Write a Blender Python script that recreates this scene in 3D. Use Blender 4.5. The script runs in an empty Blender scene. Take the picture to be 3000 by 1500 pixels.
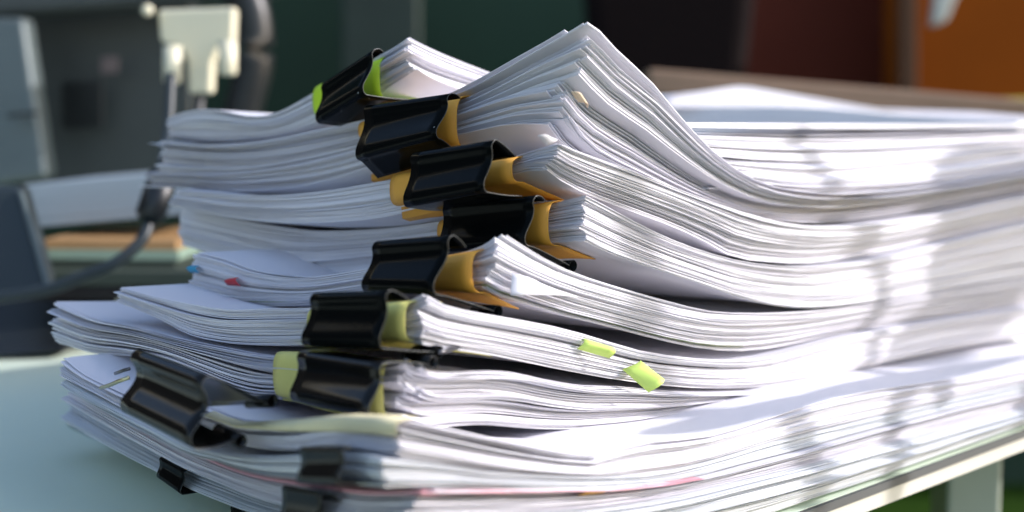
import bpy, math, random
import numpy as np
from mathutils import Vector

# ------------------------------------------------------------------ camera, world, sun, exposure
SC = bpy.context.scene
F = 4000.0                       # focal length in photo pixels (photo 3000 wide)
CAMZ = 0.155
PITCH = math.atan(380 / F)
cam_d = bpy.data.cameras.new('camera'); cam = bpy.data.objects.new('camera', cam_d)
SC.collection.objects.link(cam); SC.camera = cam
cam.location = (0, 0, CAMZ); cam.rotation_euler = (math.pi / 2 - PITCH, 0, 0)
cam_d.sensor_width = 36; cam_d.lens = F / 3000 * 36
cam_d.clip_start = 0.01; cam_d.clip_end = 200
cam_d.dof.use_dof = True; cam_d.dof.focus_distance = 0.535; cam_d.dof.aperture_fstop = 5.3
cam_d.dof.aperture_blades = 7

SUN = Vector((0.80, 0.02, 0.42)).normalized()      # towards the sun
world = bpy.data.worlds.new('World'); SC.world = world; world.use_nodes = True
wn = world.node_tree; bg = wn.nodes['Background']
sky = wn.nodes.new('ShaderNodeTexSky'); sky.sky_type = 'NISHITA'; sky.sun_disc = False
sky.sun_elevation = math.asin(SUN.z); sky.sun_rotation = math.atan2(SUN.x, SUN.y)
sky.air_density = 1.0; sky.dust_density = 1.5; sky.ozone_density = 1.0
tint = wn.nodes.new('ShaderNodeVectorMath'); tint.operation = 'MULTIPLY'; tint.inputs[1].default_value = (1.01, 1.0, 1.0)
wn.links.new(sky.outputs[0], tint.inputs[0]); wn.links.new(tint.outputs[0], bg.inputs[0]); bg.inputs[1].default_value = 0.15
sun_d = bpy.data.lights.new('sun', 'SUN'); sun_d.energy = 2.2; sun_d.angle = math.radians(0.6)
sun_d.color = (1.0, 0.955, 0.985)
sun = bpy.data.objects.new('sun', sun_d); SC.collection.objects.link(sun)
sun.rotation_euler = SUN.to_track_quat('Z', 'Y').to_euler()
SC.view_settings.view_transform = 'Standard'; SC.view_settings.look = 'None'
SC.view_settings.exposure = 1.12; SC.view_settings.gamma = 1
SC.render.engine = 'CYCLES'
SC.cycles.max_bounces = 14; SC.cycles.diffuse_bounces = 10
SC.cycles.use_denoising = True

# ------------------------------------------------------------------ helpers
CF = np.array([0, math.cos(PITCH), -math.sin(PITCH)]); CU = np.array([0, math.sin(PITCH), math.cos(PITCH)])
CR = np.array([1.0, 0, 0]); CO = np.array([0, 0, CAMZ])
def ray(px, py): return CF + CR * (px - 1500) / F + CU * (750 - py) / F
def at(px, py, d):                       # point on the pixel's ray at ground distance d
    r = ray(px, py); return CO + r * (d / r[1])
def on_z(px, py, z):
    r = ray(px, py); return CO + r * ((z - CAMZ) / r[2])
def on_plane(px, py, P, u):              # vertical plane through P along horizontal u -> (distance along u, z)
    r = ray(px, py); n = np.array([-u[1], u[0], 0])
    k = (n[0] * (P[0] - CO[0]) + n[1] * (P[1] - CO[1])) / (n[0] * r[0] + n[1] * r[1])
    q = CO + r * k
    return (q[0] - P[0]) * u[0] + (q[1] - P[1]) * u[1], q[2]

def tag(o, label=None, cat=None, group=None, kind=None):
    if label: o['label'] = label
    if cat: o['category'] = cat
    if group: o['group'] = group
    if kind: o['kind'] = kind
    return o
def empty(name, loc, label, cat, group=None):
    o = bpy.data.objects.new(name, None); SC.collection.objects.link(o)
    o.location = loc; o.empty_display_size = .01
    return tag(o, label, cat, group)
def mesh(name, V, Fc, mat, parent=None, smooth=True, uv=None, solid=0, bevel=0, sub=0):
    V = np.asarray(V, float)
    if parent is not None: V = V - np.array(parent.matrix_world.translation if parent.parent else parent.location)
    me = bpy.data.meshes.new(name)
    me.from_pydata(V.tolist(), [], [list(f) for f in Fc]) if not isinstance(Fc, np.ndarray) else fast(me, V, Fc)
    if smooth: me.polygons.foreach_set('use_smooth', [True] * len(me.polygons))
    if uv is not None:
        l = me.uv_layers.new(name='UVMap'); idx = np.empty(len(me.loops), int); me.loops.foreach_get('vertex_index', idx)
        l.data.foreach_set('uv', np.asarray(uv, np.float32)[idx].ravel())
    me.materials.append(mat); me.update()
    o = bpy.data.objects.new(name, me); SC.collection.objects.link(o)
    if parent is not None: o.parent = parent
    if sub:
        m = o.modifiers.new('sub', 'SUBSURF'); m.levels = m.render_levels = sub
    if solid:
        m = o.modifiers.new('solid', 'SOLIDIFY'); m.thickness = solid; m.offset = 0
    if bevel:
        m = o.modifiers.new('bevel', 'BEVEL'); m.width = bevel; m.segments = 3; m.limit_method = 'ANGLE'
    return o
def fast(me, V, Q):
    me.vertices.add(len(V)); me.vertices.foreach_set('co', np.asarray(V, np.float32).ravel())
    me.loops.add(Q.size); me.loops.foreach_set('vertex_index', Q.astype(np.int32).ravel())
    me.polygons.add(len(Q)); me.polygons.foreach_set('loop_start', np.arange(0, Q.size, 4, dtype=np.int32))
    me.polygons.foreach_set('loop_total', np.full(len(Q), 4, np.int32)); me.update(calc_edges=True)
def grid_quads(a, b, base=0, flip=False):
    i, j = np.meshgrid(np.arange(a - 1), np.arange(b - 1), indexing='ij')
    q = np.stack([i * b + j, (i + 1) * b + j, (i + 1) * b + j + 1, i * b + j + 1], -1).reshape(-1, 4) + base
    return q[:, ::-1] if flip else q
def sheet(name, P, mat, parent=None, solid=0.0002, **k):     # P[a][b] grid of points
    P = np.asarray(P, float); a, b = P.shape[:2]
    return mesh(name, P.reshape(-1, 3), grid_quads(a, b), mat, parent, solid=solid, **k)
def box_pts(x0, x1, y0, y1, z0, z1):
    return [(x, y, z) for z in (z0, z1) for y in (y0, y1) for x in (x0, x1)], \
           [(0, 2, 3, 1), (4, 5, 7, 6), (0, 1, 5, 4), (2, 6, 7, 3), (0, 4, 6, 2), (1, 3, 7, 5)]
def box(name, c, s, mat, parent=None, rz=0, ry=0, rx=0, bevel=.002):
    V, Fc = box_pts(-s[0] / 2, s[0] / 2, -s[1] / 2, s[1] / 2, -s[2] / 2, s[2] / 2)
    from mathutils import Euler
    R = np.array(Euler((rx, ry, rz)).to_matrix()); V = np.array(V) @ R.T + np.array(c)
    return mesh(name, V, Fc, mat, parent, smooth=False, bevel=bevel)
def tube_pts(path, r, n=12, caps=True):
    path = [np.array(p, float) for p in path]; V = []; Q = []
    r = r if hasattr(r, '__len__') else [r] * len(path)
    up = np.array([0, 0, 1.0])
    for i, p in enumerate(path):
        t = path[min(i + 1, len(path) - 1)] - path[max(i - 1, 0)]; t /= np.linalg.norm(t) + 1e-12
        a = np.cross(t, up)
        if np.linalg.norm(a) < .05: a = np.cross(t, [1, 0, 0])
        a /= np.linalg.norm(a); b = np.cross(t, a)
        for k in range(n):
            w = 2 * math.pi * k / n; V.append(p + r[i] * (math.cos(w) * a + math.sin(w) * b))
    for i in range(len(path) - 1):
        for k in range(n):
            Q.append((i * n + k, i * n + (k + 1) % n, (i + 1) * n + (k + 1) % n, (i + 1) * n + k))
    if caps: Q += [tuple(range(n))[::-1], tuple(range((len(path) - 1) * n, len(path) * n))]
    return V, Q
def smooth_path(pts, n=8):
    pts = [np.array(p, float) for p in pts]; out = []
    for i in range(len(pts) - 1):
        p0, p1, p2, p3 = pts[max(i - 1, 0)], pts[i], pts[i + 1], pts[min(i + 2, len(pts) - 1)]
        for k in range(n):
            u = k / n
            out.append(.5 * ((2 * p1) + (-p0 + p2) * u + (2 * p0 - 5 * p1 + 4 * p2 - p3) * u * u + (-p0 + 3 * p1 - 3 * p2 + p3) * u ** 3))
    return out + [pts[-1]]
def curve(xs, ys):                       # smooth interpolation of a traced edge
    o = np.argsort(xs); x = np.array(xs, float)[o]; y = np.array(ys, float)[o]
    keep = np.concatenate([[True], np.diff(x) > 1e-5]); x, y = x[keep], y[keep]
    if len(x) < 2: return lambda q: np.full_like(np.asarray(q, float), y[0])
    m = np.gradient(y, x) if len(x) > 2 else np.full(2, (y[1] - y[0]) / (x[1] - x[0]))
    def f(q):
        q = np.clip(np.asarray(q, float), x[0], x[-1]); i = np.clip(np.searchsorted(x, q) - 1, 0, len(x) - 2)
        h = x[i + 1] - x[i]; u = (q - x[i]) / h
        return ((2 * u ** 3 - 3 * u ** 2 + 1) * y[i] + (u ** 3 - 2 * u ** 2 + u) * h * m[i]
                + (-2 * u ** 3 + 3 * u ** 2) * y[i + 1] + (u ** 3 - u ** 2) * h * m[i + 1])
    return f

# ------------------------------------------------------------------ materials
def nmat(name):
    m = bpy.data.materials.new(name); m.use_nodes = True
    return m, m.node_tree.nodes, m.node_tree.links, m.node_tree.nodes['Principled BSDF']
def plain(name, col, rough=.5, metal=0, spec=.5, var=.12, scale=40, bump=0.0, coat=0):
    m, N, L, P = nmat(name)
    tc = N.new('ShaderNodeTexCoord'); no = N.new('ShaderNodeTexNoise'); no.inputs['Scale'].default_value = scale
    no.inputs['Detail'].default_value = 5; L.new(tc.outputs['Object'], no.inputs['Vector'])
    r = N.new('ShaderNodeMapRange'); r.inputs[3].default_value = 1 - var; r.inputs[4].default_value = 1 + var
    L.new(no.outputs['Fac'], r.inputs[0])
    mu = N.new('ShaderNodeVectorMath'); mu.operation = 'SCALE'; mu.inputs[0].default_value = col[:3]
    L.new(r.outputs[0], mu.inputs['Scale']); L.new(mu.outputs[0], P.inputs['Base Color'])
    P.inputs['Roughness'].default_value = rough; P.inputs['Metallic'].default_value = metal
    P.inputs['Specular IOR Level'].default_value = spec; P.inputs['Coat Weight'].default_value = coat
    if bump:
        b = N.new('ShaderNodeBump'); b.inputs['Strength'].default_value = bump; b.inputs['Distance'].default_value = .001
        L.new(no.outputs['Fac'], b.inputs['Height']); L.new(b.outputs[0], P.inputs['Normal'])
    return m
def paper_mat(name, col=(.80, .80, .80), lo=.84, hi=1.04, trans=.18):
    # edges of the pages: fine streaks that run along the sheets (UV: x along the edge, y through the thickness, in metres)
    m, N, L, P = nmat(name)
    uv = N.new('ShaderNodeUVMap'); mp = N.new('ShaderNodeMapping'); mp.inputs['Scale'].default_value = (9, 1900, 1)
    L.new(uv.outputs[0], mp.inputs[0])
    no = N.new('ShaderNodeTexNoise'); no.inputs['Scale'].default_value = 1; no.inputs['Detail'].default_value = 3
    L.new(mp.outputs[0], no.inputs['Vector'])
    mp2 = N.new('ShaderNodeMapping'); mp2.inputs['Scale'].default_value = (4, 420, 1); L.new(uv.outputs[0], mp2.inputs[0])
    n2 = N.new('ShaderNodeTexNoise'); n2.inputs['Scale'].default_value = 1; n2.inputs['Detail'].default_value = 2
    L.new(mp2.outputs[0], n2.inputs['Vector'])
    ad = N.new('ShaderNodeMath'); ad.operation = 'ADD'; L.new(no.outputs['Fac'], ad.inputs[0]); L.new(n2.outputs['Fac'], ad.inputs[1])
    r = N.new('ShaderNodeMapRange'); r.inputs[1].default_value = .68; r.inputs[2].default_value = 1.1
    r.inputs[3].default_value = lo; r.inputs[4].default_value = hi; L.new(ad.outputs[0], r.inputs[0])
    mu = N.new('ShaderNodeVectorMath'); mu.operation = 'SCALE'; mu.inputs[0].default_value = col
    L.new(r.outputs[0], mu.inputs['Scale']); L.new(mu.outputs[0], P.inputs['Base Color'])
    P.inputs['Roughness'].default_value = .75; P.inputs['Specular IOR Level'].default_value = .25
    tr = N.new('ShaderNodeBsdfTranslucent'); L.new(mu.outputs[0], tr.inputs[0])
    mix = N.new('ShaderNodeMixShader'); mix.inputs[0].default_value = trans
    L.new(P.outputs[0], mix.inputs[1]); L.new(tr.outputs[0], mix.inputs[2])
    L.new(mix.outputs[0], N['Material Output'].inputs['Surface'])
    return m
M = {}
M['paper'] = paper_mat('paper_white', (.81, .80, .84))
M['paper_cool'] = paper_mat('paper_cool', (.78, .80, .83))
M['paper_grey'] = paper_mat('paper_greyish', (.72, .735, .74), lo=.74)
M['paper_cream'] = paper_mat('paper_cream', (.80, .76, .60))
M['pink'] = paper_mat('paper_pink', (.80, .46, .52), lo=.95)
M['tape'] = paper_mat('cream_tape', (.78, .72, .46), lo=.9)
M['greenish'] = paper_mat('folder_green', (.46, .54, .44), lo=.9)
M['sage'] = paper_mat('folder_sage', (.50, .60, .34), lo=.95)
M['lime'] = plain('card_lime', (.50, .72, .02), .6, var=.05, scale=60)
M['orange'] = plain('card_orange', (.74, .36, .045), .62, var=.07, scale=300, bump=.1)
M['yellow'] = plain('card_yellow', (.76, .70, .20), .62, var=.05, scale=200)
M['note'] = plain('sticky_note_lime', (.60, .78, .16), .6, var=.05)
M['peach'] = plain('peach_tab', (.80, .60, .42), .6)
M['red'] = plain('red_tab', (.5, .03, .04), .5)
M['blue'] = plain('blue_tab', (.03, .30, .48), .5)
M['amber'] = plain('amber_tab', (.85, .45, .05), .5)
def clip_black(name, col=(.003, .0038, .0040), rough=.15, spec=.3):
    m, N, L, P = nmat(name)
    tc = N.new('ShaderNodeTexCoord')
    no = N.new('ShaderNodeTexNoise'); no.inputs['Scale'].default_value = 60; no.inputs['Detail'].default_value = 6
    L.new(tc.outputs['Object'], no.inputs['Vector'])
    r = N.new('ShaderNodeMapRange'); r.inputs[3].default_value = rough * .7; r.inputs[4].default_value = rough * 1.5
    L.new(no.outputs['Fac'], r.inputs[0]); L.new(r.outputs[0], P.inputs['Roughness'])
    # dust and tiny scuffs
    vo = N.new('ShaderNodeTexVoronoi'); vo.inputs['Scale'].default_value = 230; L.new(tc.outputs['Object'], vo.inputs['Vector'])
    lt = N.new('ShaderNodeMath'); lt.operation = 'LESS_THAN'; lt.inputs[1].default_value = .075; L.new(vo.outputs['Distance'], lt.inputs[0])
    sep = N.new('ShaderNodeSeparateColor'); L.new(vo.outputs['Color'], sep.inputs[0])
    g = N.new('ShaderNodeMath'); g.operation = 'GREATER_THAN'; g.inputs[1].default_value = .9; L.new(sep.outputs[0], g.inputs[0])
    mu = N.new('ShaderNodeMath'); mu.operation = 'MULTIPLY'; L.new(lt.outputs[0], mu.inputs[0]); L.new(g.outputs[0], mu.inputs[1])
    mx = N.new('ShaderNodeMix'); mx.data_type = 'RGBA'; mx.inputs[6].default_value = (*col, 1); mx.inputs[7].default_value = (.35, .36, .36, 1)
    L.new(mu.outputs[0], mx.inputs[0]); L.new(mx.outputs[2], P.inputs['Base Color'])
    b = N.new('ShaderNodeBump'); b.inputs['Strength'].default_value = .06; b.inputs['Distance'].default_value = .0006
    L.new(no.outputs['Fac'], b.inputs['Height']); L.new(b.outputs[0], P.inputs['Normal'])
    P.inputs['Specular IOR Level'].default_value = spec
    return m
M['clip'] = clip_black('clip_black', spec=.045)
M['clip_gloss'] = clip_black('clip_gloss', (.005, .005, .0045), .14, spec=.26)
M['rim'] = plain('clip_cut_edge', (.05, .055, .055), .3, metal=.5)
M['steel'] = plain('wire_dark', (.10, .10, .11), .3, metal=.8)
M['brass'] = plain('fastener_brass', (.55, .50, .30), .3, metal=.9)
M['desk'] = plain('desk_laminate', (.72, .82, .66), .42, var=.05, scale=9)
M['deskedge'] = plain('desk_edge', (.62, .60, .52), .5, var=.05)
M['edge_shade'] = plain('edge_shade_grey', (.09, .095, .095), .6)  # shade tone for the upper part of the desk edge
M['paper_shade'] = paper_mat('paper_shaded_blue', (.36, .43, .48))  # white paper with its shade put into the colour
M['darkplastic'] = plain('dark_plastic', (.022, .030, .032), .4, var=.1)
M['blackplastic'] = plain('black_plastic', (.008, .01, .011), .4)
M['grayplastic'] = plain('grey_metal', (.10, .125, .125), .4, metal=.2)
M['ivory'] = plain('ivory_plastic', (.72, .68, .50), .45, var=.04)
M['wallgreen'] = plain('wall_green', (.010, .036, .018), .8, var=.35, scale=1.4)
M['wallgrey'] = plain('cabinet_greygreen', (.035, .05, .036), .7, var=.5, scale=6)
M['brown'] = plain('brown_flare', (.11, .024, .014), .9, spec=.1, var=.35, scale=3)
M['darkchair'] = plain('chair_fabric', (.010, .006, .006), .9, spec=.1)
M['postbrown'] = plain('post_brown', (.12, .06, .035), .8, spec=.1)
M['sticker'] = plain('sticker_mauve', (.16, .12, .12), .6)
M['black'] = plain('black_cloth', (.002, .002, .003), .8)
M['flare_orange'] = plain('orange_flare', (.30, .065, .004), .8, spec=.1, var=.25, scale=4)
M['beige'] = plain('beige_board', (.24, .15, .09), .6, var=.1)
M['olive'] = plain('olive', (.40, .32, .02), .7)
M['folderorange'] = plain('folder_orange', (.38, .22, .09), .6)
M['mint'] = plain('folder_mint', (.26, .36, .27), .6)
M['leaf'] = plain('leaf', (.05, .10, .03), .5)
M['legs'] = plain('leg_paint', (.42, .46, .38), .5)
M['lawn'] = plain('lawn', (.018, .045, .004), .95, spec=.05, var=.4, scale=3)

# ------------------------------------------------------------------ desk and surroundings
RD = np.array([.695, .719]); RD = RD / np.linalg.norm(RD)
ED0 = on_z(2324, 1503, 0); ED1 = on_z(3000, 1256, 0)
ed = (ED1 - ED0)[:2]; ed /= np.linalg.norm(ed); en = np.array([ed[1], -ed[0]]); RD = ed; LDN = -en       # outward normal of the desk's near right side
def deskpt(a, b, z): p = ED0[:2] + ed * a - en * b; return (p[0], p[1], z)
root = empty('desk', deskpt(0, .4, 0), 'pale green laminate desk with a cream edge under the big pile of papers', 'desk')
T = .0105
def dl(px, py, off):                     # distance at which this pixel's ray passes `off` metres behind the desk's edge line
    r = ray(px, py); r = r / r[1]
    return float(((ED0[:2] @ en) - off) / (r[0] * en[0] + en[1]))
c = [deskpt(-1.0, 0, 0), deskpt(.62, 0, 0), deskpt(.62, .95, 0), deskpt(-1.0, .95, 0)]
V = c + [(x, y, -T) for x, y, _ in c]
mesh('desktop', V, [(0, 1, 2, 3), (4, 7, 6, 5), (0, 4, 5, 1), (1, 5, 6, 2), (2, 6, 7, 3), (3, 7, 4, 0)], M['desk'], root, smooth=False)
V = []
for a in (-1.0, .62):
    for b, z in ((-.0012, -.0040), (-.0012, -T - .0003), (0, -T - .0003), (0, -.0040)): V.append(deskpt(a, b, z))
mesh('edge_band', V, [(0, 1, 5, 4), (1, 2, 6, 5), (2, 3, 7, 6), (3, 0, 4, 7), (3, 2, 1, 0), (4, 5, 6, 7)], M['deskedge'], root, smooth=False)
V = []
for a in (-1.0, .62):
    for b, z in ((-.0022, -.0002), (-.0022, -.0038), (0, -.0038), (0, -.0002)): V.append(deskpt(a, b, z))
mesh('edge_shade_strip', V, [(0, 1, 5, 4), (1, 2, 6, 5), (2, 3, 7, 6), (3, 0, 4, 7), (3, 2, 1, 0), (4, 5, 6, 7)], M['edge_shade'], root, smooth=False)  # grey strip paints the pile's shadow along the upper edge
for a, b in ((.36, .10), (.58, .90), (-.9, .1)):
    p = deskpt(a, b, 0); box('leg', (p[0], p[1], -T - .36), (.035, .035, .72), M['legs'], root, bevel=.003)
g = mesh('ground', [(-12, -6, -.75), (12, -6, -.75), (12, 14, -.75), (-12, 14, -.75)], [(0, 1, 2, 3)], M['lawn'], smooth=False); tag(g, kind='structure')
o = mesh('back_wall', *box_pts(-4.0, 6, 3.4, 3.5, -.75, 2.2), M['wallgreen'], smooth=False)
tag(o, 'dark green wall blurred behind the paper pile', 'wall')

# ------------------------------------------------------------------ bundles of paper
def U(a): a = np.array(a, float); return a / np.linalg.norm(a)
BUN = {}
def bundle(key, label, d, LT, LB, RT, RB, n=28, ld=(-.719, .695), rd=(.695, .719), shear=0.0, shear_t=0.0, messy=.25, seed=1,
           mat='paper', special=(), tmax=1.0, jit=.00028, drift=.0008, group='paper bundles stacked on the desk', thick_min=.003, gap=.065,
           minz=.0006, curl=0, edge_frac=1.0):
    rng = np.random.RandomState(seed); ld, rd = U(ld), U(rd)
    C = at(LT[0][0], LT[0][1], d)
    def tr(pts, u): return zip(*[on_plane(x, y, C, u) for x, y in pts])
    s1, z1 = tr(LT, ld); s2, z2 = tr(LB, ld); t1, z3 = tr(RT, rd); t2, z4 = tr(RB, rd)
    SL, SR = max(s1), max(t1)
    lT, lB, rT, rB = curve(s1, z1), curve(s2, z2), curve(t1, z3), curve(t2, z4)
    zc = float(lT(0)); zb = float(lB(0))
    r0 = float(rT(0)); rb0 = float(rB(0))
    def coons(Lf, Rf, c0, r00, S, Tt):
        Lz = Lf(S); Rz = Rf(Tt) + (c0 - r00) * np.exp(-Tt / .01)
        le, re = float(Lf(SL)), float(Rf(SR)); far = .5 * (le + re); a = S / SL; b = Tt / SR
        return (1 - b) * Lz + b * ((1 - a) * re + a * far) + (1 - a) * Rz + a * ((1 - b) * le + b * far) \
            - ((1 - a) * (1 - b) * c0 + a * (1 - b) * le + (1 - a) * b * re + a * b * far)
    def top(S, Tt): return coons(lT, rT, zc, r0, S, Tt)
    def bot(S, Tt): return np.maximum(np.minimum(coons(lB, rB, zb, rb0, S, Tt), top(S, Tt) - thick_min), minz)
    a = np.linspace(0, 1, 30) ** 1.25; S0 = a * SL; T0 = a * SR
    Sg, Tg = np.meshgrid(S0, T0, indexing='ij'); zt, zbm = top(Sg, Tg), bot(Sg, Tg)
    zt = np.maximum(zt, zbm + thick_min)
    w = rng.uniform(.4, 1.6, n); w = w / w.sum(); fe = np.concatenate([[0], np.cumsum(w)])
    ph = rng.uniform(0, 6.28, 12); fr = rng.uniform(4, 17, 12); lg = rng.uniform(.6, 2.6, 12)
    def warp(f):
        e = 0
        for k in range(6):
            e = e + np.sin(fr[k] * Sg + lg[k] * 3 * f + ph[k]) * .5 / (1 + .35 * k) + np.sin(fr[k + 6] * Tg + lg[k + 6] * 3 * f + ph[k + 6]) * .5 / (1 + .35 * k)
        return np.clip(f + messy * .11 * e * math.sin(math.pi * f) ** 1.0, 0, 1)
    thick = float(np.mean(zt[0, :] - zbm[0, :]))
    root = empty('document_bundle', tuple(C[:2]) + (max(minz, float(zbm.min())),), label, 'paper bundle', group)
    groups = {}
    dr = np.zeros(2)
    for k in range(n):
        f0, f1 = fe[k], fe[k + 1]; dr = dr * .88 + rng.normal(0, drift, 2) * .5 + (rng.normal(0, .0011 + .0022 * messy, 2) if rng.rand() < .05 + .13 * messy else 0)
        g = rng.choice([0, .06, .12, .45, .75], p=[.56, .22, .11, .07, .04]) * (.5 + 1.2 * messy) * (gap / .1)
        W0, W1 = warp(f0), warp(f1); W1 = np.maximum(W0, W1 - g * (f1 - f0))
        Z0 = zbm + (zt - zbm) * W0; Z1 = zbm + (zt - zbm) * W1
        Z1 = np.maximum(Z1, Z0 + .00012)
        off = dr + rng.normal(0, jit, 2); fm = .5 * (f0 + f1)
        ang = rng.normal(0, .0016 + .002 * messy)
        if k in (0, n - 1): off = off * .3
        so = off[0] + shear * (1 - fm); to = off[1] + shear_t * (1 - fm)
        # a slightly ragged outline: soft waves along the edges and a tiny softened corner
        Se = Sg + so + Tg * ang + .0004 * np.sin(Tg * rng.uniform(20, 80) + rng.uniform(0, 6)) * (1 - Sg / SL)
        Te = Tg + to - Sg * ang + .0004 * np.sin(Sg * rng.uniform(20, 80) + rng.uniform(0, 6)) * (1 - Tg / SR)
        cr = np.exp(-(Sg + Tg) / .006) * rng.uniform(-.0002, .0005) * (.4 + 2.2 * messy)
        Z0 = Z0 + cr; Z1 = Z1 + cr
        mt = mat; nm = 'sheets'; lab = None
        for (a0, a1, sm, snm, sl) in special:
            if a0 <= fm <= a1:
                mt, nm, lab = sm, snm, sl
                if tmax < 1: Te = Te * tmax; ix = np.clip((Tg[0] * tmax / SR) ** (1 / 1.25) * 29, 0, 28.999).astype(int); fx = (Tg[0] * tmax / SR) ** (1 / 1.25) * 29 - ix; Z0 = Z0[:, ix] * (1 - fx) + Z0[:, ix + 1] * fx; Z1 = Z1[:, ix] * (1 - fx) + Z1[:, ix + 1] * fx
        X = C[0] + ld[0] * Se + rd[0] * Te; Y = C[1] + ld[1] * Se + rd[1] * Te
        G = groups.setdefault((nm, mt), dict(V=[], Q=[], UV=[], n=0, lab=lab))
        A = np.stack([X, Y, Z1], -1); B = np.stack([X, Y, Z0], -1); m = A.shape[0]
        u0 = (k * 7.13) % 5
        for P, fl in ((A, True), (B, False)):
            G['V'].append(P.reshape(-1, 3)); G['Q'].append(grid_quads(m, m, G['n'], fl)); G['n'] += m * m
            G['UV'].append(np.tile([.37, .0021], (m * m, 1)))
        for sl, prm, fl in (((slice(None), 0), S0, True), ((slice(None), m - 1), S0, False), ((0, slice(None)), T0, False), ((m - 1, slice(None)), T0, True)):
            P = np.stack([B[sl], A[sl]], 1)
            G['V'].append(P.reshape(-1, 3)); G['Q'].append(grid_quads(m, 2, G['n'], not fl)); G['n'] += 2 * m
            G['UV'].append(np.stack([np.repeat(prm + u0, 2), np.tile([fe[k] * thick, fe[k + 1] * thick], m) + .001], -1))
    for (nm, mt), G in groups.items():
        o = mesh(nm, np.concatenate(G['V']), np.concatenate(G['Q']), M[mt], root, uv=np.concatenate(G['UV']))
        if G['lab']: o['label'] = G['lab']
    BUN[key] = dict(C=C, ld=ld, rd=rd, top=top, bot=bot, root=root, SL=SL, SR=SR, shear=shear)
    return BUN[key]

RL = dict(rd=RD, ld=(-.66, .75))
bundle('b12', 'thin sage green folder of papers at the very bottom of the pile', dl(1387, 1610, .001),
       [(1387, 1610), (1100, 1575), (900, 1540), (700, 1485), (560, 1432), (465, 1380), (330, 1315), (200, 1245)],
       [(1387, 1900), (1100, 1800), (700, 1700), (200, 1500)],
       [(1387, 1610), (1800, 1560), (2200, 1475), (2573, 1368), (3000, 1222), (3200, 1160)],
       [(1387, 1900), (3200, 1500)], n=19, tmax=.3, mat='paper_grey', seed=12, special=((0, .3, 'greenish', 'folder_cover', 'sage green cover'),), messy=.2, rd=RD, ld=(-.605, .796))
bundle('b11', 'loose white bundle with a small black clip, second from the bottom of the pile', dl(1290, 1515, .002),
       [(1290, 1515), (1100, 1515), (900, 1490), (760, 1455), (640, 1405), (560, 1375), (460, 1322), (348, 1258), (200, 1172)],
       [(1290, 1610), (1100, 1570), (900, 1535), (700, 1480), (560, 1428), (465, 1376), (330, 1311), (200, 1240)],
       [(1290, 1515), (1600, 1500), (1900, 1465), (2200, 1400), (2573, 1305), (3000, 1192), (3200, 1140)],
       [(1290, 1600), (1800, 1560), (2200, 1473), (2573, 1366), (3000, 1220), (3200, 1158)], n=41, mat='paper_cool', seed=11, messy=.7, drift=.0018, rd=RD, ld=(-.625, .78))
bundle('b10', 'white bundle with a dusty pink cover sheet on top, low in the pile', dl(1210, 1434, .003),
       [(1210, 1434), (1049, 1436), (933, 1421), (816, 1404), (700, 1382), (628, 1356), (535, 1314), (348, 1212), (240, 1150), (200, 1132)],
       [(1210, 1512), (1049, 1512), (900, 1486), (760, 1450), (640, 1402), (560, 1371), (460, 1318), (348, 1254), (200, 1168)],
       [(1210, 1434), (1300, 1432), (1600, 1430), (1800, 1426), (2000, 1402), (2200, 1352), (2573, 1250), (2759, 1202), (3000, 1145), (3200, 1098)],
       [(1210, 1510), (1600, 1498), (1900, 1462), (2200, 1397), (2573, 1302), (3000, 1189), (3200, 1137)], n=39, seed=10, messy=.45, tmax=.27,
       special=((.90, 1, 'pink', 'cover_sheet', 'dusty pink cover sheet'),), **RL)
bundle('b9', 'flat white bundle held by a medium black clip just above the pink sheet', dl(1126, 1345, .004),
       [(1126, 1345), (1033, 1325), (940, 1330), (870, 1334), (747, 1338), (643, 1327), (560, 1308), (450, 1252), (348, 1202), (240, 1146), (190, 1115)],
       [(1126, 1425), (1000, 1415), (868, 1402), (770, 1392), (690, 1372), (600, 1335), (500, 1290), (348, 1208), (240, 1147), (190, 1128)],
       [(1126, 1352), (1200, 1354), (1293, 1362), (1433, 1383), (1573, 1393), (1700, 1398), (1800, 1398), (1949, 1383), (2100, 1348), (2250, 1303), (2573, 1224), (2800, 1170), (3000, 1125), (3200, 1085)],
       [(1126, 1425), (1363, 1421), (1479, 1426), (1596, 1429), (1800, 1424), (2000, 1400), (2200, 1349), (2573, 1247), (2759, 1199), (3000, 1142), (3200, 1095)],
       n=36, seed=9, messy=.3, mat='paper_cool', special=((0, .08, 'paper_grey', 'back_board', 'grey backing board'),), **RL)
bundle('b8', 'white bundle with torn cream tape along its edge, held by the tilted front clip', dl(1175, 1240, .005),
       [(1175, 1240), (1096, 1231), (956, 1227), (863, 1236), (793, 1239), (690, 1237), (628, 1214), (591, 1199), (480, 1190), (375, 1163), (300, 1128), (240, 1095), (185, 1050)],
       [(1152, 1334), (1049, 1314), (1003, 1305), (863, 1320), (793, 1316), (700, 1299), (597, 1262), (480, 1235), (375, 1198), (300, 1158), (185, 1103)],
       [(1175, 1240), (1247, 1256), (1340, 1277), (1433, 1298), (1549, 1323), (1666, 1342), (1736, 1348), (1771, 1342), (1810, 1325), (1879, 1304), (2000, 1290), (2089, 1278), (2229, 1236), (2386, 1187), (2480, 1163), (2666, 1131), (2821, 1110), (3000, 1080), (3200, 1045)],
       [(1152, 1330), (1293, 1352), (1433, 1374), (1573, 1387), (1666, 1393), (1800, 1394), (1949, 1379), (2100, 1344), (2250, 1299), (2573, 1220), (2800, 1166), (3000, 1121), (3200, 1081)],
       n=42, seed=8, messy=.4, special=((.62, .83, 'tape', 'tape_strip', 'cream tape strip'),) if False else (), rd=RD, ld=(-.68, .733))
RU = dict(rd=RD, ld=LDN)
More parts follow.
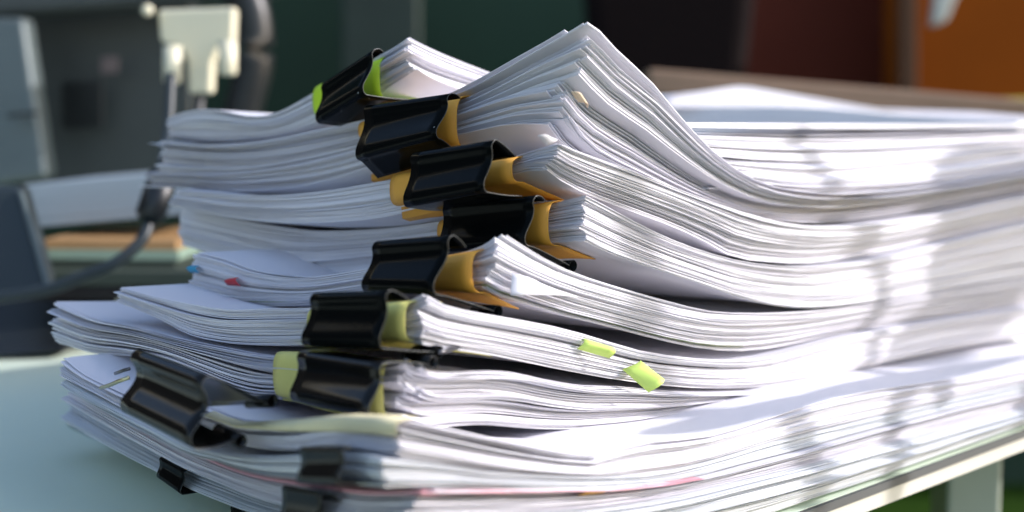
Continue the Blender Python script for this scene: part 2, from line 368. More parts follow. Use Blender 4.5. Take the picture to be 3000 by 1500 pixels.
bundle('b7', 'fanned untidy white bundle under the lowest pale yellow card strip', dl(1183, 1056, .043),
       [(1183, 1056), (1117, 1066), (950, 1046), (799, 1040), (628, 1011), (519, 990), (400, 958), (268, 930), (160, 882)],
       [(1173, 1240), (1117, 1228), (950, 1196), (845, 1168), (752, 1164), (690, 1148), (600, 1108), (504, 1065), (375, 1044), (260, 1035), (180, 1010)],
       [(1183, 1056), (1198, 1072), (1257, 1086), (1330, 1088), (1397, 1084), (1490, 1088), (1583, 1108), (1700, 1127), (1810, 1131), (1950, 1145), (2100, 1149), (2270, 1146)],
       [(1173, 1240), (1230, 1254), (1316, 1248), (1405, 1245), (1479, 1251), (1549, 1257), (1666, 1258), (1800, 1245), (1949, 1217), (2100, 1181), (2270, 1154)],
       n=49, seed=7, messy=1.0, drift=.0018, jit=.0007, gap=.10, **RU)
bundle('b6', 'square white bundle with two lime sticky tabs, under the upper pale yellow card strip', dl(1240, 862, .042),
       [(1240, 862), (1180, 892), (1100, 892), (900, 903), (800, 904), (659, 907), (560, 893), (473, 876), (350, 842)],
       [(1226, 1006), (1191, 999), (1100, 1000), (900, 1009), (795, 1012), (643, 1002), (562, 983), (480, 940), (350, 884)],
       [(1240, 862), (1262, 880), (1300, 893), (1452, 925), (1600, 951), (1700, 976), (1879, 1028), (2000, 1046), (2089, 1053), (2194, 1053), (2368, 1018), (2455, 992), (2681, 949), (3000, 902), (3200, 872)],
       [(1226, 1006), (1290, 1018), (1443, 1040), (1600, 1073), (1810, 1112), (2019, 1135), (2180, 1137), (2299, 1125), (2355, 1116), (2510, 1081), (2697, 1040), (2883, 1006), (3000, 987), (3200, 952)],
       n=42, seed=6, messy=.12, gap=.05, **RU)
bundle('b5', 'white bundle with a sage green folder sheet, at the third orange card strip', dl(1464, 688, .043),
       [(1464, 688), (1443, 705), (1389, 729), (1200, 760), (1050, 790), (900, 811), (814, 806), (721, 787), (659, 762), (575, 740)],
       [(1428, 850), (1357, 842), (1200, 862), (1070, 880), (900, 898), (800, 900), (659, 898), (575, 878)],
       [(1464, 688), (1511, 717), (1609, 774), (1702, 811), (1811, 845), (1935, 881), (2059, 911), (2152, 918), (2300, 916), (2480, 901), (2697, 862), (3000, 815), (3200, 782)],
       [(1428, 850), (1500, 878), (1593, 899), (1686, 928), (1811, 959), (1950, 996), (2089, 1025), (2200, 1032), (2368, 1010), (2455, 987), (2681, 944), (3000, 897), (3200, 868)],
       n=49, seed=5, messy=.5, shear=.006, tmax=.30, special=((.12, .17, 'sage', 'folder_sheet', 'sage green folder sheet'),), **RU)
bundle('b4', 'thick square-cornered white bundle at the second orange card strip from the top', dl(1716, 572, .043),
       [(1716, 572), (1610, 597), (1480, 622), (1288, 648), (1133, 668), (1016, 675), (900, 675), (800, 662), (737, 652), (600, 627), (530, 612)],
       [(1703, 706), (1605, 714), (1480, 738), (1280, 765), (1100, 785), (900, 806), (814, 802), (721, 783), (659, 758), (530, 715)],
       [(1716, 572), (1761, 595), (1852, 645), (1945, 690), (2012, 717), (2152, 760), (2300, 779), (2417, 779), (2573, 757), (2790, 706), (3000, 655), (3200, 617)],
       [(1703, 706), (1798, 746), (1904, 783), (2059, 834), (2168, 872), (2300, 899), (2400, 901), (2551, 885), (2700, 858), (3000, 810), (3200, 777)],
       n=46, seed=4, messy=.10, gap=.05, **RU)
bundle('b3', 'white bundle with a curled top corner at the topmost broad orange card strip', dl(1642, 419, .043),
       [(1642, 419), (1573, 439), (1510, 458), (1400, 480), (1250, 508), (1139, 527), (990, 553), (866, 568), (710, 571), (617, 563), (520, 556)],
       [(1594, 501), (1498, 522), (1400, 560), (1278, 608), (1153, 638), (1017, 652), (900, 655), (737, 645), (600, 622), (520, 603)],
       [(1642, 419), (1670, 432), (1759, 466), (1914, 524), (2000, 558), (2121, 602), (2200, 628), (2300, 652), (2400, 662), (2573, 653), (2750, 627), (3000, 577), (3200, 543)],
       [(1594, 501), (1697, 548), (1790, 585), (1914, 630), (2000, 662), (2100, 708), (2161, 745), (2300, 771), (2417, 774), (2573, 751), (2790, 701), (3000, 650), (3200, 612)],
       n=39, seed=3, messy=.35, shear=.007, gap=.10, **RU)
bundle('b2', 'large fanned white bundle rising to a high peak, at the thin orange card strip', dl(1726, 61, .042),
       [(1726, 61), (1680, 89), (1586, 144), (1470, 214), (1400, 252), (1300, 292), (1180, 325), (1046, 356), (928, 381), (804, 407), (664, 421), (560, 421), (478, 412)],
       [(1600, 368), (1480, 392), (1327, 428), (1158, 500), (990, 546), (866, 560), (710, 564), (617, 556), (480, 552)],
       [(1726, 61), (1749, 76), (1819, 149), (1912, 233), (2006, 345), (2099, 443), (2192, 512), (2247, 537), (2324, 555), (2417, 565), (2480, 568), (2573, 563), (2750, 543), (3000, 500), (3200, 470)],
       [(1600, 368), (1660, 402), (1759, 451), (1914, 514), (2000, 550), (2121, 597), (2200, 622), (2300, 647), (2400, 658), (2573, 648), (2750, 622), (3000, 572), (3200, 538)],
       n=75, seed=2, messy=.62, shear=.018, drift=.0016, jit=.0008, gap=.24, **RU)
bundle('b1', 'topmost white bundle held by the tilted clip with a lime green card', .592,
       [(1203, 112), (1160, 140), (1121, 161), (1000, 225), (910, 282), (800, 335), (740, 338), (660, 322), (593, 319), (535, 330), (500, 345)],
       [(1189, 214), (1130, 250), (1060, 300), (990, 330), (928, 362), (804, 398), (664, 414), (580, 412), (500, 402)],
       [(1203, 112), (1300, 156), (1466, 222), (1600, 275), (1750, 325), (1900, 360)],
       [(1189, 214), (1250, 240), (1400, 285), (1600, 330), (1750, 370), (1900, 400)],
       n=33, seed=21, messy=.55, shear=.002, gap=.11, drift=.002, **RU)
# the neighbouring pile that continues behind, to the right
G2 = 'paper bundles of the far right pile'
bundle('p3', 'pale bundle of the far right pile at the level where the fanned bundle flattens out', dl(2080, 470, .052), [(2080, 470), (2000, 470)], [(2080, 560), (2000, 560)],
       [(2080, 466), (2200, 480), (2386, 490), (2666, 470), (3000, 432), (3250, 410)], [(2080, 545), (2300, 575), (2500, 570), (2750, 545), (3000, 502), (3250, 466)], n=18, seed=33, messy=.8, gap=.25, group=G2, **RU)
bundle('p2', 'pale bundle of the far right pile just below its flat bright top', dl(2000, 420, .056), [(2000, 420), (1900, 420)], [(2000, 470), (1900, 470)],
       [(2000, 418), (2200, 430), (2500, 432), (2800, 420), (3000, 408), (3250, 400)], [(2000, 455), (2200, 478), (2386, 488), (2666, 468), (3000, 430), (3250, 408)], n=10, seed=34, messy=.8, gap=.25, group=G2, **RU)
bundle('p1', 'bright cream white bundle forming the flat top of the far right pile', dl(1960, 360, .062), [(1960, 360), (1850, 360)], [(1960, 420), (1850, 420)],
       [(1960, 358), (2300, 360), (2700, 362), (3000, 362), (3250, 362)], [(1960, 416), (2200, 428), (2500, 430), (2800, 418), (3000, 406), (3250, 398)], n=10, seed=35, messy=.8, gap=.25, group=G2, **RU)
bundle('p0', 'blurred pale bundle lying behind the far right pile, its corner curled up', .98, [(1960, 290), (1700, 290)], [(1960, 315), (1700, 312)],
       [(1960, 268), (2060, 268), (2165, 252), (2280, 268), (2400, 288), (2700, 335), (3000, 352), (3200, 356)], [(1960, 314), (2400, 318), (2700, 342), (3000, 358), (3200, 362)], n=8, seed=36, messy=.5, mat='paper', group=G2, rd=(.9, .43), ld=(-.43, .9))
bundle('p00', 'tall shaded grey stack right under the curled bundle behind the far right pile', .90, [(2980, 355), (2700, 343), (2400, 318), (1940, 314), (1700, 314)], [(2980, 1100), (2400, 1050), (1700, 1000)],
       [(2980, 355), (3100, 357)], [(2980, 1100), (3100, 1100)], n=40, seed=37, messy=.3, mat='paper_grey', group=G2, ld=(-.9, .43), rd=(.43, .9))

# ------------------------------------------------------------------ binder clips
def clip(key, label, TL, TR, BL, BR, out=.024, tip=-.010, belly=.0013, tipz=(.0015, -.0015), handle=(False, False), sleeve=(False, False), TT=None, BT=None, TTL=None, BTL=None, size='large', cup=1.0, mt='clip'):
    B = BUN[key]; C, ld = B['C'], B['ld']; n = np.array([-B['ld'][1], B['ld'][0]]);
    if n[1] > 0: n = -n                                     # outward, towards the camera
    P0 = C[:2] + n * out
    sr, ztr = on_plane(*TR, P0, ld); sl, ztl = on_plane(*TL, P0, ld)
    obr, zbr = on_plane(*BR, C[:2] + ld * sr, n); obl, zbl = on_plane(*BL, C[:2] + ld * sl, n)
    rt = min(.0034, .14 * abs(ztr - zbr)) if size == 'large' else .0012
    prof = []; kk = 0
    for s, zt, zb, ob in ((sr, ztr, zbr, obr), (sl, ztl, zbl, obl)):
        pt = float(B['top'](np.array(max(s, 0)), np.array(0.0))); pb = float(B['bot'](np.array(max(s, 0)), np.array(0.0)))
        h = zt - zb
        tz = zt - .22 * h; bz = zb + .12 * h; to = bo = tip
        if TT: to, tzz = on_plane(*TT, C[:2] + ld * sr, n); tz = zt - (ztr - tzz) * h / (ztr - zbr)
        if BT: bo, bzz = on_plane(*BT, C[:2] + ld * sr, n); bz = zb + (bzz - zbr) * h / (ztr - zbr)
        if kk == 1 and TTL: to, tz = on_plane(*TTL, C[:2] + ld * sl, n)
        if kk == 1 and BTL: bo, bz = on_plane(*BTL, C[:2] + ld * sl, n)
        kk += 1
        q = []
        # top cheek: from its tip near the paper, out to the spine
        for u in np.linspace(0, 1, 9)[:-1]:
            q.append((to + (out - rt - to) * u, tz + (zt - tz) * (u ** 1.5 * .2 + .8 * u) + .0006 * math.sin(math.pi * u)))
        # rounded top edge
        for a in np.linspace(90, 0, 6): q.append((out - rt + rt * math.cos(math.radians(a)), zt - rt + rt * math.sin(math.radians(a))))
        # spine: softly S curved
        for u in np.linspace(0, 1, 11)[1:-1]:
            e = u * u * (3 - 2 * u)
            q.append((out + (ob - out) * e - belly * cup * math.sin(math.pi * min(1, u * 1.15)), zt - rt - (h - 2 * rt) * u))
        for a in np.linspace(0, -90, 6): q.append((ob - rt + rt * math.cos(math.radians(a)), zb + rt + rt * math.sin(math.radians(a))))
        for u in np.linspace(0, 1, 9)[1:]:
            q.append((ob - rt + (bo - ob + rt) * u, zb + (bz - zb) * (u ** 1.3) - .0005 * math.sin(math.pi * u)))
        prof.append(q)
    grid = []
    K = 9
    for k in range(K):
        w = k / (K - 1); s = sr + (sl - sr) * w
        grid.append([tuple(C[:2] + ld * s + n * ((1 - w) * a[0] + w * b[0])) + ((1 - w) * a[1] + w * b[1],) for a, b in zip(*prof)])
    G = np.array(grid); c0 = G.reshape(-1, 3).mean(0)
    root = empty('binder_clip', c0, label, 'binder clip', 'black binder clips on the paper bundles')
    cb = sheet('clip_body', G, M[mt], root, solid=.00034); cb.data.materials.append(M['rim']); cb.modifiers['solid'].material_offset_rim = 1
    for side, idx in (('top', 0), ('bottom', -1)):
        a, b = G[0][idx], G[-1][idx]; L = b - a; sgn = 1 if idx == 0 else -1
        rr = .0021 if size == 'large' else .0011
        VV, QQ = [], []
        for u0, u1 in ((0, .3),):                  # rolled hinge sleeves: open tubes
            ring = []
            for w in (u0, u1):
                p = a + L * w + np.array([0, 0, sgn * rr * .2]); r_ = []
                for i in range(15):
                    th = 2 * math.pi * i / 14 * .97
                    r_.append(p + rr * (math.cos(th) * np.array([n[0], n[1], 0]) + math.sin(th) * np.array([0, 0, 1])) - np.array([n[0], n[1], 0]) * rr)
                ring.append(r_)
            base = len(VV); VV += ring[0] + ring[1]
            QQ += [(base + i, base + i + 1, base + 15 + i + 1, base + 15 + i) for i in range(14)]
        if sleeve[0 if idx == 0 else 1]: mesh('hinge', VV, QQ, M[mt], root, solid=.0004)
        if handle[0 if idx == 0 else 1]:
            Ln = np.linalg.norm(L); hl = .045 if size == 'large' else .018; inn = -np.array([n[0], n[1], 0])
            e = L / Ln; dz = np.array([0, 0, .0003 * sgn])
            p = [a + L * .02, a + L * .02 + inn * .004, a + L * .22 + inn * hl * .5, a + L * .36 + inn * hl * .93, a + L * .5 + inn * hl, a + L * .64 + inn * hl * .93,
                 a + L * .78 + inn * hl * .5, a + L * .98 + inn * .004, a + L * .98]
            zz = []
            for q in p:
                zz.append(q + dz - np.array([n[0], n[1], 0]) * rr)
            VV, QQ = tube_pts(smooth_path(zz, 6), .0009 if size == 'large' else .0006, 8)
            mesh('wire_handle', VV, QQ, M['steel'], root)
    return dict(sr=sr, sl=sl, obr=obr, prof=prof, out=out)

def card(key, mt, label, R_, L_, bulge=.007, topflap=.012, tipp=None, point=.9):
    """folded card hugging the paper edge under the clip; R_, L_ = (x, y top, y bottom) of its right and left ends in the photo"""
    B = BUN[key]; C, ld, rd = B['C'], B['ld'], B['rd']; n = -rd
    P0 = C[:2] + n * bulge * .8
    s0, a0 = on_plane(R_[0], R_[1], P0, ld); _, b0 = on_plane(R_[0], R_[2], P0, ld)
    s1, a1 = on_plane(L_[0], L_[1], P0, ld); _, b1 = on_plane(L_[0], L_[2], P0, ld)
    G = []
    for w in np.linspace(0, 1, 14):
        s = s0 + (s1 - s0) * w; S = np.array(max(s, 0.)); zt = a0 + (a1 - a0) * w; zb = b0 + (b1 - b0) * w; row = []
        e = (1 - abs(2 * w - 1) ** 6) ** .5 if 0 < w < 1 else 0      # soft ends
        for u in np.linspace(1, 0, 5)[:-1]: row.append((topflap * u, zt - .0015 * u))
        h = zt - zb
        for a in np.linspace(90, -90, 17):
            ca, sa = math.cos(math.radians(a)), math.sin(math.radians(a))
            row.append((-bulge * abs(ca) ** .6 * (.75 + .25 * e), .5 * (zt + zb) + .5 * h * math.copysign(abs(sa) ** .75, sa)))
        pb = float(B['bot'](S, np.array(0.)))
        tt, tzz = on_plane(tipp[0], tipp[1], C[:2] + ld * s0, rd) if tipp else (.012, b0)
        fl = tt * max(.2, 1 - point * w ** .8); dz = tzz - b0
        for u in np.linspace(0, 1, 8)[1:]:
            t = fl * u; row.append((t, min(zb + dz * u * (fl / tt), float(B['bot'](S, np.array(t))) - .0006)))
        G.append([tuple(C[:2] + ld * s + rd * t) + (z,) for t, z in row])
    o = sheet('card_strip', np.array(G), M[mt], B['root'], solid=.00035)
    o['label'] = label
    return o

clip('b1', 'topmost black clip, tilted steeply over the lime green card', (941, 240), (1090, 142), (925, 362), (1064, 278), out=.020, tip=-.008, TT=(1124, 153), BT=(1215, 292))
card('b1', 'lime', 'lime green folded card', (1110, 166, 290), (914, 252, 340), bulge=.0065, tipp=(1228, 291))
clip('b2', 'glossy black clip second from the top, a dark reflection on its face', (1066, 310), (1310, 274), (1042, 470), (1278, 408), out=.022, TT=(1350, 288), BT=(1350, 452))
card('b2', 'orange', 'thin orange folded card', (1335, 280, 434), (1047, 354, 410), bulge=.009)
clip('b3', 'wide black clip third from the top with the broad orange card at its right', (1202, 448), (1440, 410), (1182, 608), (1418, 565), out=.024, TT=(1512, 459), BT=(1530, 574))
card('b3', 'orange', 'broad orange folded card', (1498, 460, 535), (1140, 510, 604), bulge=.008, tipp=(1652, 586))
clip('b4', 'black clip fourth from the top, its rolled hinge sticking out below the orange card', (1296, 592), (1562, 574), (1285, 742), (1538, 722), out=.022, tip=-.012, sleeve=(False, True), TT=(1598, 588), BT=(1668, 777))
card('b4', 'orange', 'orange folded card with a pointed lower flap', (1604, 590, 722), (1279, 645, 712), bulge=.008, tipp=(1745, 755))
clip('b5', 'black clip fifth from the top with tiny dust specks, orange card at its right', (1090, 708), (1312, 690), (1060, 858), (1270, 866), out=.024, sleeve=(False, True), TT=(1366, 724), BT=(1447, 911))
card('b5', 'orange', 'curved orange folded card', (1380, 734, 862), (1070, 790, 846), bulge=.009, tipp=(1520, 905))
clip('b6', 'boxy black clip sixth from the top over the upper pale yellow card', (908, 860), (1130, 852), (884, 1018), (1112, 1024), out=.020, tip=-.014, sleeve=(False, True), TT=(1200, 881), BT=(1273, 1031), handle=(False, True))
card('b6', 'yellow', 'upper pale yellow folded card', (1184, 886, 1002), (897, 905, 1000), bulge=.006, tipp=(1443, 1042))
clip('b7', 'black clip with a broad grey reflection, pale yellow card showing on both its sides', (870, 1030), (1112, 1066), (850, 1178), (1080, 1226), out=.018, tip=-.012, sleeve=(True, False), TT=(1257, 1068), BT=(1180, 1240), mt='clip_gloss')
card('b7', 'yellow', 'lower pale yellow folded card', (1120, 1064, 1230), (798, 1034, 1162), bulge=.005)
clip('b8', 'largest front clip at the left, steeply tilted with beige light streaks', (382, 1026), (590, 1105), (354, 1214), (560, 1322), out=.026, tip=-.016, belly=.0035, sleeve=(True, True), TT=(783, 1180), BT=(690, 1292), TTL=(570, 1192), mt='clip_gloss')
clip('b9', 'squat medium black clip right above the pink sheet', (876, 1312), (1003, 1312), (870, 1416), (992, 1420), out=.009, tip=-.006, belly=.0012, size='medium', sleeve=(False, True), TT=(1028, 1318), BT=(1119, 1404), mt='clip_gloss')
clip('b10', 'medium black clip cut by the bottom edge of the photo below the pink sheet', (826, 1424), (940, 1444), (822, 1530), (938, 1545), out=.008, tip=-.005, belly=.0005, size='medium', TT=(1000, 1470), mt='clip_gloss')
clip('b11', 'small dark clip at the lower left gripping the fanned bottom pages', (467, 1339), (540, 1380), (460, 1401), (529, 1450), out=.008, tip=-.005, belly=.0006, size='medium', TT=(560, 1378))
clip('b12', 'smallest clip, only its top edge showing at the lower frame edge', (676, 1480), (756, 1502), (672, 1535), (750, 1560), out=.007, tip=-.004, belly=.0004, size='medium')

# cream tape along the top edge of the bundle below the last yellow card
B = BUN['b8']; G = []
tp = [(1172, 1237, 1275), (1096, 1230, 1270), (1000, 1226, 1263), (956, 1227, 1262), (900, 1232, 1262), (863, 1237, 1261), (793, 1240, 1258), (740, 1243, 1254), (700, 1244, 1250), (650, 1228, 1232), (612, 1212, 1215)]
for x, y0, y1 in tp:
    s, z0 = on_plane(x, y0, B['C'], B['ld']); _, z1 = on_plane(x, y1, B['C'], B['ld']); row = []
    for u in np.linspace(0, 1, 6): row.append((-.0012 - .0006 * math.sin(math.pi * u), z1 + (z0 - z1) * u))
    row += [(.002, z0 + .0006), (min(.010, .002 + 1.2 * (z0 - z1)), z0 + .0004)]
    G.append([tuple(B['C'][:2] + B['ld'] * s + B['rd'] * t) + (z,) for t, z in row])
o = sheet('tape_strip', np.array(G), M['tape'], B['root'], solid=.0002); o['label'] = 'torn cream tape strip'

# ------------------------------------------------------------------ sticky notes, tabs and fasteners
def patch(name, px, key, outs, mat, label, cat, side='r', group=None, solid=.00012, parent=None, res=6):
    """px: 4 image corners; outs: distance of each corner from the bundle's face"""
    B = BUN[key]; u = B['rd'] if side == 'r' else B['ld']; n = -B['ld'] if side == 'r' else -B['rd']
    P = []
    for (x, y), o_ in zip(px, outs):
        q0 = B['C'][:2] + n * o_; s, z = on_plane(x, y, q0, u); P.append(np.array(tuple(q0 + u * s) + (z,)))
    N3 = np.array([n[0], n[1], 0.3]); G = []
    for i in range(res):
        a = i / (res - 1); row = []
        for j in range(res):
            b = j / (res - 1)
            p = (1 - a) * ((1 - b) * P[0] + b * P[1]) + a * ((1 - b) * P[3] + b * P[2])
            row.append(p + N3 * (.0022 * math.sin(math.pi * a)))
        G.append(row)
    o = sheet(name, np.array(G), M[mat], parent, solid=solid)
    if parent is None: tag(o, label, cat, group)
    return o
patch('sticky_tab', [(1690, 1022), (1785, 1050), (1796, 1018), (1706, 990)], 'b6', (.0005, .007, .008, .0005), 'note',
      'small lime sticky tab poking out flat from the square bundle, left one', 'sticky note', group='lime sticky tabs')
patch('sticky_tab', [(1823, 1082), (1900, 1150), (1947, 1112), (1876, 1056)], 'b6', (.002, .013, .016, .003), 'note',
      'larger lime sticky tab curling down from the square bundle, right one', 'sticky note', group='lime sticky tabs')
patch('sticky_tab', [(1692, 1452), (1765, 1444), (1762, 1438), (1705, 1441)], 'b10', (.0008, .0012, .0012, .0008), 'amber',
      'tiny amber tab at the edge of the pages just below the pink sheet', 'sticky note')
patch('sticky_tab', [(1672, 268), (1694, 300), (1722, 318), (1700, 284)], 'b2', (.001, .001, .001, .001), 'peach',
      'faint peach tab between the pages of the fanned peaked bundle', 'sticky note')
patch('sticky_tab', [(668, 836), (706, 838), (700, 812), (672, 816)], 'b5', (.004, .004, .004, .004), 'red',
      'small red tab at the left side between the middle bundles', 'sticky note', side='l')
patch('sticky_tab', [(557, 798), (585, 800), (585, 778), (560, 778)], 'b5', (.004, .004, .004, .004), 'blue',
      'small blue tab at the far left end of the middle bundles', 'sticky note', side='l')
def wire(name, pts, r, mat, label, cat, group=None, n=10):
    V, Q = tube_pts(smooth_path(pts, 6), r, n); o = mesh(name, V, Q, M[mat]); return tag(o, label, cat, group)
def lpt(key, x, y, o_): B = BUN[key]; q = B['C'][:2] - B['rd'] * o_; s, z = on_plane(x, y, q, B['ld']); return tuple(q + B['ld'] * s) + (z,)
patch('folded_corner', [(1500, 800), (1496, 866), (1700, 870), (1585, 836)], 'b5', (.001, .004, .001, .001), 'paper', None, None, parent=BUN['b5']['root'])
patch('folded_corner', [(1574, 397), (1600, 428), (1632, 408), (1600, 402)], 'b2', (.004, .002, .001, .002), 'paper', None, None, parent=BUN['b2']['root'])
wire('paper_fastener', [lpt('b8', 296, 1136, .003), lpt('b8', 322, 1128, .008), lpt('b8', 350, 1116, .010), lpt('b8', 378, 1106, .008)], .0008, 'brass',
     'bent brass wire fastener sticking out left of the largest front clip', 'fastener')
wire('paper_fastener', [lpt('b8', 338, 1094, .002), lpt('b8', 350, 1090, .006), lpt('b8', 365, 1084, .007), lpt('b8', 380, 1080, .006)], .0007, 'steel',
     'thin dark wire fastener above the brass one at the left edge of the pile', 'fastener')

# ------------------------------------------------------------------ things around and behind the pile
def slab(name, corners, depth, mat, parent=None, bevel=.003, back=None):
    """corners: four image points with distances ((x, y, d) ...) of the front face; depth: real thickness going away"""
    P = [at(x, y, d) for x, y, d in corners]; Q = [p + np.array([0, depth, 0]) for p in P]
    return mesh(name, P + Q, [(0, 1, 2, 3), (7, 6, 5, 4), (0, 4, 5, 1), (1, 5, 6, 2), (2, 6, 7, 3), (3, 7, 4, 0)], M[mat], parent, smooth=False, bevel=bevel)
# monitor seen from behind, top left
mon = empty('monitor', at(300, 700, 1.15), 'dark monitor seen from behind at the upper left with a cable plugged in', 'monitor')
slab('rear_housing', [(-250, 66, 1.298), (800, -20, 1.369), (800, -400, 1.369), (-250, -400, 1.298)], .05, 'darkplastic', mon, .006)
slab('rear_panel', [(60, 560, 1.440), (560, 500, 1.463), (560, -40, 1.463), (60, -40, 1.440)], .04, 'darkplastic', mon, .004)
slab('stand_neck', [(-120, 560, 1.274), (140, 520, 1.274), (70, 50, 1.298), (-120, 50, 1.298)], .03, 'grayplastic', mon, .006)
slab('neck_trim', [(20, 345, 1.263), (115, 335, 1.263), (112, 325, 1.263), (20, 332, 1.263)], .008, 'blackplastic', mon, .001)
slab('sticker', [(296, 215, 1.40), (345, 212, 1.40), (345, 165, 1.40), (296, 168, 1.40)], .002, 'sticker', mon, .0005)
slab('vent_strip', [(180, 380, 1.405), (300, 372, 1.405), (300, 235, 1.405), (180, 240, 1.405)], .004, 'blackplastic', mon, .0005)
# plug with two thumb screws
pl = empty('video_plug', at(575, 120, 1.07), 'ivory video plug with two thumb screws hanging from the monitor', 'cable plug')
def hull(name, outline, d, depth, mat, parent, bevel=.002):
    P = [at(x, y, d) for x, y in outline]; n_ = len(P); Q = [p + np.array([0, depth, 0]) for p in P]
    Fc = [tuple(range(n_))[::-1], tuple(range(n_, 2 * n_))] + [(i, (i + 1) % n_, n_ + (i + 1) % n_, n_ + i) for i in range(n_)]
    return mesh(name, P + Q, Fc, M[mat], parent, smooth=False, bevel=bevel)
hull('plug_shell', [(462, 28), (688, 20), (684, 118), (640, 140), (622, 180), (618, 274), (552, 274), (548, 180), (530, 145), (468, 120)], 1.06, .016, 'ivory', pl, .003)
for (x0, y0, y1, xx) in ((505, 135, 245, 0), (668, 118, 220, 0)):
    V, Q = tube_pts([at(x0, y0, 1.045), at(x0, y1 - 6, 1.045), at(x0, y1, 1.045)], [.0068, .0068, .005], 14); mesh('thumb_screw', V, Q, M['ivory'], pl)
V, Q = tube_pts([at(432, 30, 1.05), at(432, 30, 1.075)], .0045, 14); mesh('socket_screw', V, Q, M['ivory'], mon)
wire('plug_cable', [at(585, 270, 1.07), at(580, 330, 1.06), at(560, 420, 1.05), at(520, 560, 1.05), at(540, 640, 1.05)], .0045, 'blackplastic', 'black cable leaving the bottom of the ivory plug', 'cable')
wire('monitor_cable', [at(690, -60, 1.3), at(738, 40, 1.3), at(745, 180, 1.3), at(715, 310, 1.3), at(690, 420, 1.3)], .018, 'blackplastic', 'thick black cable looping down right of the ivory plug', 'cable')
fb = empty('ferrite_cable', at(450, 600, .85), 'dark grey cable with a fat ferrite core before the pale papers', 'cable')
V, Q = tube_pts(smooth_path([at(500, 220, .92), at(492, 380, .90), at(478, 470, .88), at(440, 640, .86), at(410, 710, .85), at(330, 775, .84), at(230, 815, .84), at(130, 850, .84), at(-60, 880, .84)], 8), .0038, 12)
mesh('cable', V, Q, M['darkplastic'], fb)
V, Q = tube_pts([at(486, 500, .87), at(480, 515, .87), at(440, 632, .86), at(437, 645, .86)], [.007, .0095, .0095, .007], 18); mesh('ferrite_core', V, Q, M['blackplastic'], fb)
# dark stand foot and base on the desk at the left edge
ft = empty('stand_base', at(60, 870, .88), 'black glossy monitor foot at the left edge of the photo', 'stand')
slab('foot_post', [(-160, 900, .86), (142, 838, .86), (60, 545, .90), (-160, 545, .90)], .02, 'darkplastic', ft, .004)
slab('foot_rim', [(128, 842, .855), (146, 838, .855), (64, 560, .895), (50, 560, .895)], .006, 'grayplastic', ft, .001)
slab('foot_base', [(-400, 1085, .88), (215, 1030, .90), (215, 850, 1.0), (-400, 890, .98)], .12, 'blackplastic', ft, .008)
# papers and folders behind at the left
def ledge_pile(label, x0, x1, yt, yb, d, mat, depth=.14, name='paper_stack', cat='paper stack', dy=0, n=5, group=None, mats=None):
    root = empty(name, at((x0 + x1) / 2, yb, d), label, cat, group)
    rng = random.Random(int(x0 + yt))
    for k in range(n):
        a, b = k / n, (k + .96) / n; j = rng.uniform(-8, 8); ya = yb + (yt - yb) * a; yb2 = yb + (yt - yb) * b
        slab('sheets', [(x0 + j, ya, d), (x1 + j, ya - dy, d + .02), (x1 + j, yb2 - dy, d + .02), (x0 + j, yb2, d)], depth, (mats[k] if mats else mat), root, .0005)
    return root
ledge_pile('blurred stack of white papers with shade in their blue grey colour behind the cable at the left', 40, 560, 545, 672, .98, 'paper_shade', dy=45, n=5, depth=.2)
ledge_pile('blurred mint and orange folders lying under the pale papers at the left', 130, 520, 700, 790, .95, 'mint', dy=-4, n=3, name='folder_stack', cat='folders', mats=['wallgrey', 'mint', 'folderorange'])
ledge_pile('dark tray under the mint and orange folders at the left', 90, 600, 795, 880, .93, 'blackplastic', dy=0, n=2, name='letter_tray', cat='tray', mats=['black', 'wallgrey'])
# blurred furniture and flare-coloured panels behind
o = slab('cabinet_panel', [(1000, 330, 3.1), (1230, 330, 3.1), (1230, -200, 3.1), (1000, -200, 3.1)], .02, 'wallgrey', None, .01); tag(o, 'blurred grey green cabinet side behind the topmost bundle', 'cabinet'); o.name = 'cabinet'
o = slab('office_chair', [(1745, 340, 2.3), (2180, 340, 2.3), (2240, -200, 2.3), (1700, -200, 2.3)], .1, 'darkchair', None, .03); tag(o, 'nearly black office chair back blurred behind the paper peak', 'office chair')
o = slab('brown_flare_panel', [(2050, 350, 2.9), (2700, 350, 2.9), (2700, -200, 2.9), (2050, -200, 2.9)], .1, 'brown', None, .004); tag(o, 'dark panel with lens flare red in its colour, blurred right of the black chair', 'cabinet')  # reddish part of the lens flare is put into this panel's colour
o = slab('orange_flare_panel', [(2670, 340, 2.7), (3400, 340, 2.7), (3400, -250, 2.7), (2670, -250, 2.7)], .3, 'flare_orange', None, .004); tag(o, 'orange panel with lens flare glow in its colour, blurred in the upper right corner', 'cabinet')  # warm lens flare is put into this panel's colour
o = slab('post', [(2640, 340, 2.65), (2690, 340, 2.65), (2690, -200, 2.65), (2640, -200, 2.65)], .03, 'postbrown', None, .004); tag(o, 'blurred beige post between the red brown panel and the orange panel', 'post')
o = slab('yellow_box', [(2900, 350, 1.5), (3150, 350, 1.5), (3150, 280, 1.5), (2895, 288, 1.5)], .08, 'olive', None, .004); tag(o, 'small yellow green box blurred at the right photo edge', 'box')
o = slab('pale_rod', [(2735, 78, 2.3), (2775, 60, 2.3), (2850, -120, 2.3), (2760, -120, 2.3)], .03, 'deskedge', None, .004); tag(o, 'pale slanted bar end hanging before the orange panel', 'bar')
o = slab('wooden_board', [(1900, 275, 1.3), (3100, 420, 1.3), (3100, 300, 1.3), (1900, 200, 1.3)], .05, 'beige', None, .004); tag(o, 'beige wooden ledge blurred under the brown panel', 'ledge')
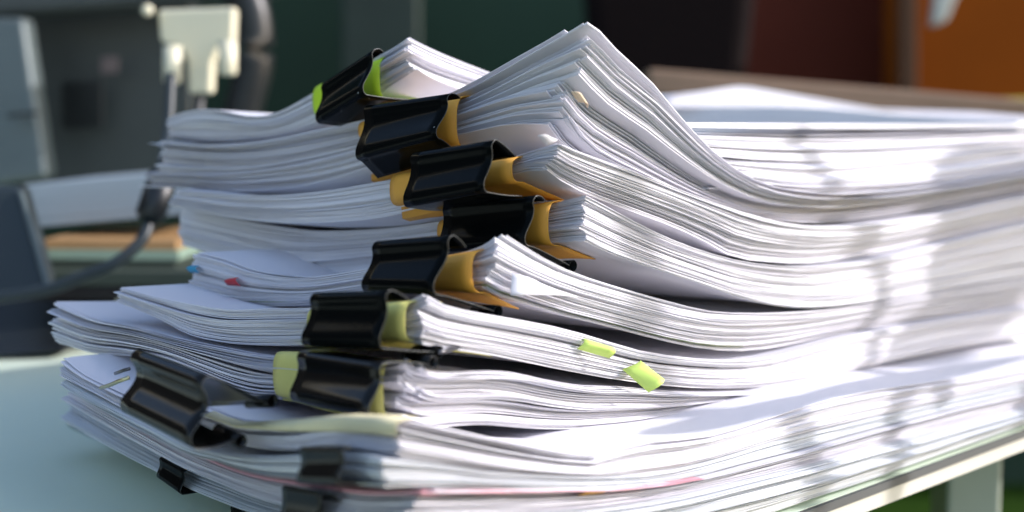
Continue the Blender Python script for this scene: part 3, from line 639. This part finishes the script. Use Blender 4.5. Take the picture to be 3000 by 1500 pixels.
o = mesh('clip_reflect_panel', *box_pts(-1.62, -1.5, -.6, 3.3, -.75, .78), M['black'], smooth=False); tag(o, 'low dark partition added out of view left of the desk to darken the clip reflections', 'blocker')  # unseen, added to cut sky reflections in the clips
pr = mesh('warm_reflect_rail', *box_pts(-1.64, -1.47, -.6, 3.3, .781, .85), M['ivory'], o, smooth=False)  # added so the clips mirror a warm light band
# dappled light: leafy branch hanging beside the desk towards the sun, outside the picture
random.seed(5)
def leafcast(x, y, key, dist):
    B = BUN[key]; s, z = on_plane(x, y, B['C'], B['rd']); p = np.array(tuple(B['C'][:2] + B['rd'] * s) + (z,)); return p + np.array(SUN) * dist
br = empty('leafy_branch', leafcast(2400, 700, 'b5', .5), 'leafy plant beyond the right photo edge, seen only by its shadows on the pages, two blades added to shade the ledge', 'plant')
def stem(pts, r):
    V, Q = tube_pts(smooth_path(pts, 5), r, 8); mesh('stem', V, Q, M['leaf'], br)
def leaf(c0, c1, w, cup=.1):
    c0, c1 = np.array(c0), np.array(c1); ax = c1 - c0; L = np.linalg.norm(ax); ax /= L
    sd = np.cross(ax, np.array(SUN)); sd /= np.linalg.norm(sd); nn = np.cross(sd, ax); G = []
    for i in range(13):
        u = i / 12; hw = w * math.sin(math.pi * u ** .8) ** .8 if 0 < u < 1 else 1e-4
        G.append([c0 + ax * L * u + sd * hw * v + nn * (cup * hw * abs(v) - .1 * L * u * u) for v in (-1, -.5, 0, .5, 1)])
    sheet('leaf', np.array(G), M['leaf'], br, solid=.0004)
K = lambda x, y, dd=.75: leafcast(x, y, 'b5', dd)
stem([K(1840, 480), K(1890, 800), K(1905, 1000), K(1930, 1300), K(1960, 1700)], .0075)
stem([K(2500, 300), K(2500, 560), K(2560, 700), K(2590, 850), K(2500, 1150), K(2250, 1400), K(2200, 1800)], .0065)
leaf(K(2740, 570), K(3120, 490), .026); leaf(K(2990, 560), K(2830, 650), .015); leaf(K(2710, 800), K(3120, 690), .026)
leaf(K(2570, 1060), K(3000, 880), .018); leaf(K(2600, 1420), K(2980, 1110), .014); leaf(K(2380, 1330), K(2480, 1240), .012)
KSHADE = lambda x, y, dd=.22: leafcast(x, y, 'b8', dd)
leaf(KSHADE(2020, 1196), KSHADE(2560, 1098), .0060, cup=.05); leaf(KSHADE(2380, 1136), KSHADE(3150, 968), .0065, cup=.05)  # added blades cast the ledge shade that belongs to the overhang
stem([K(2590, 850), K(2800, 780)], .0015); stem([K(2500, 560), K(2800, 560)], .0015)
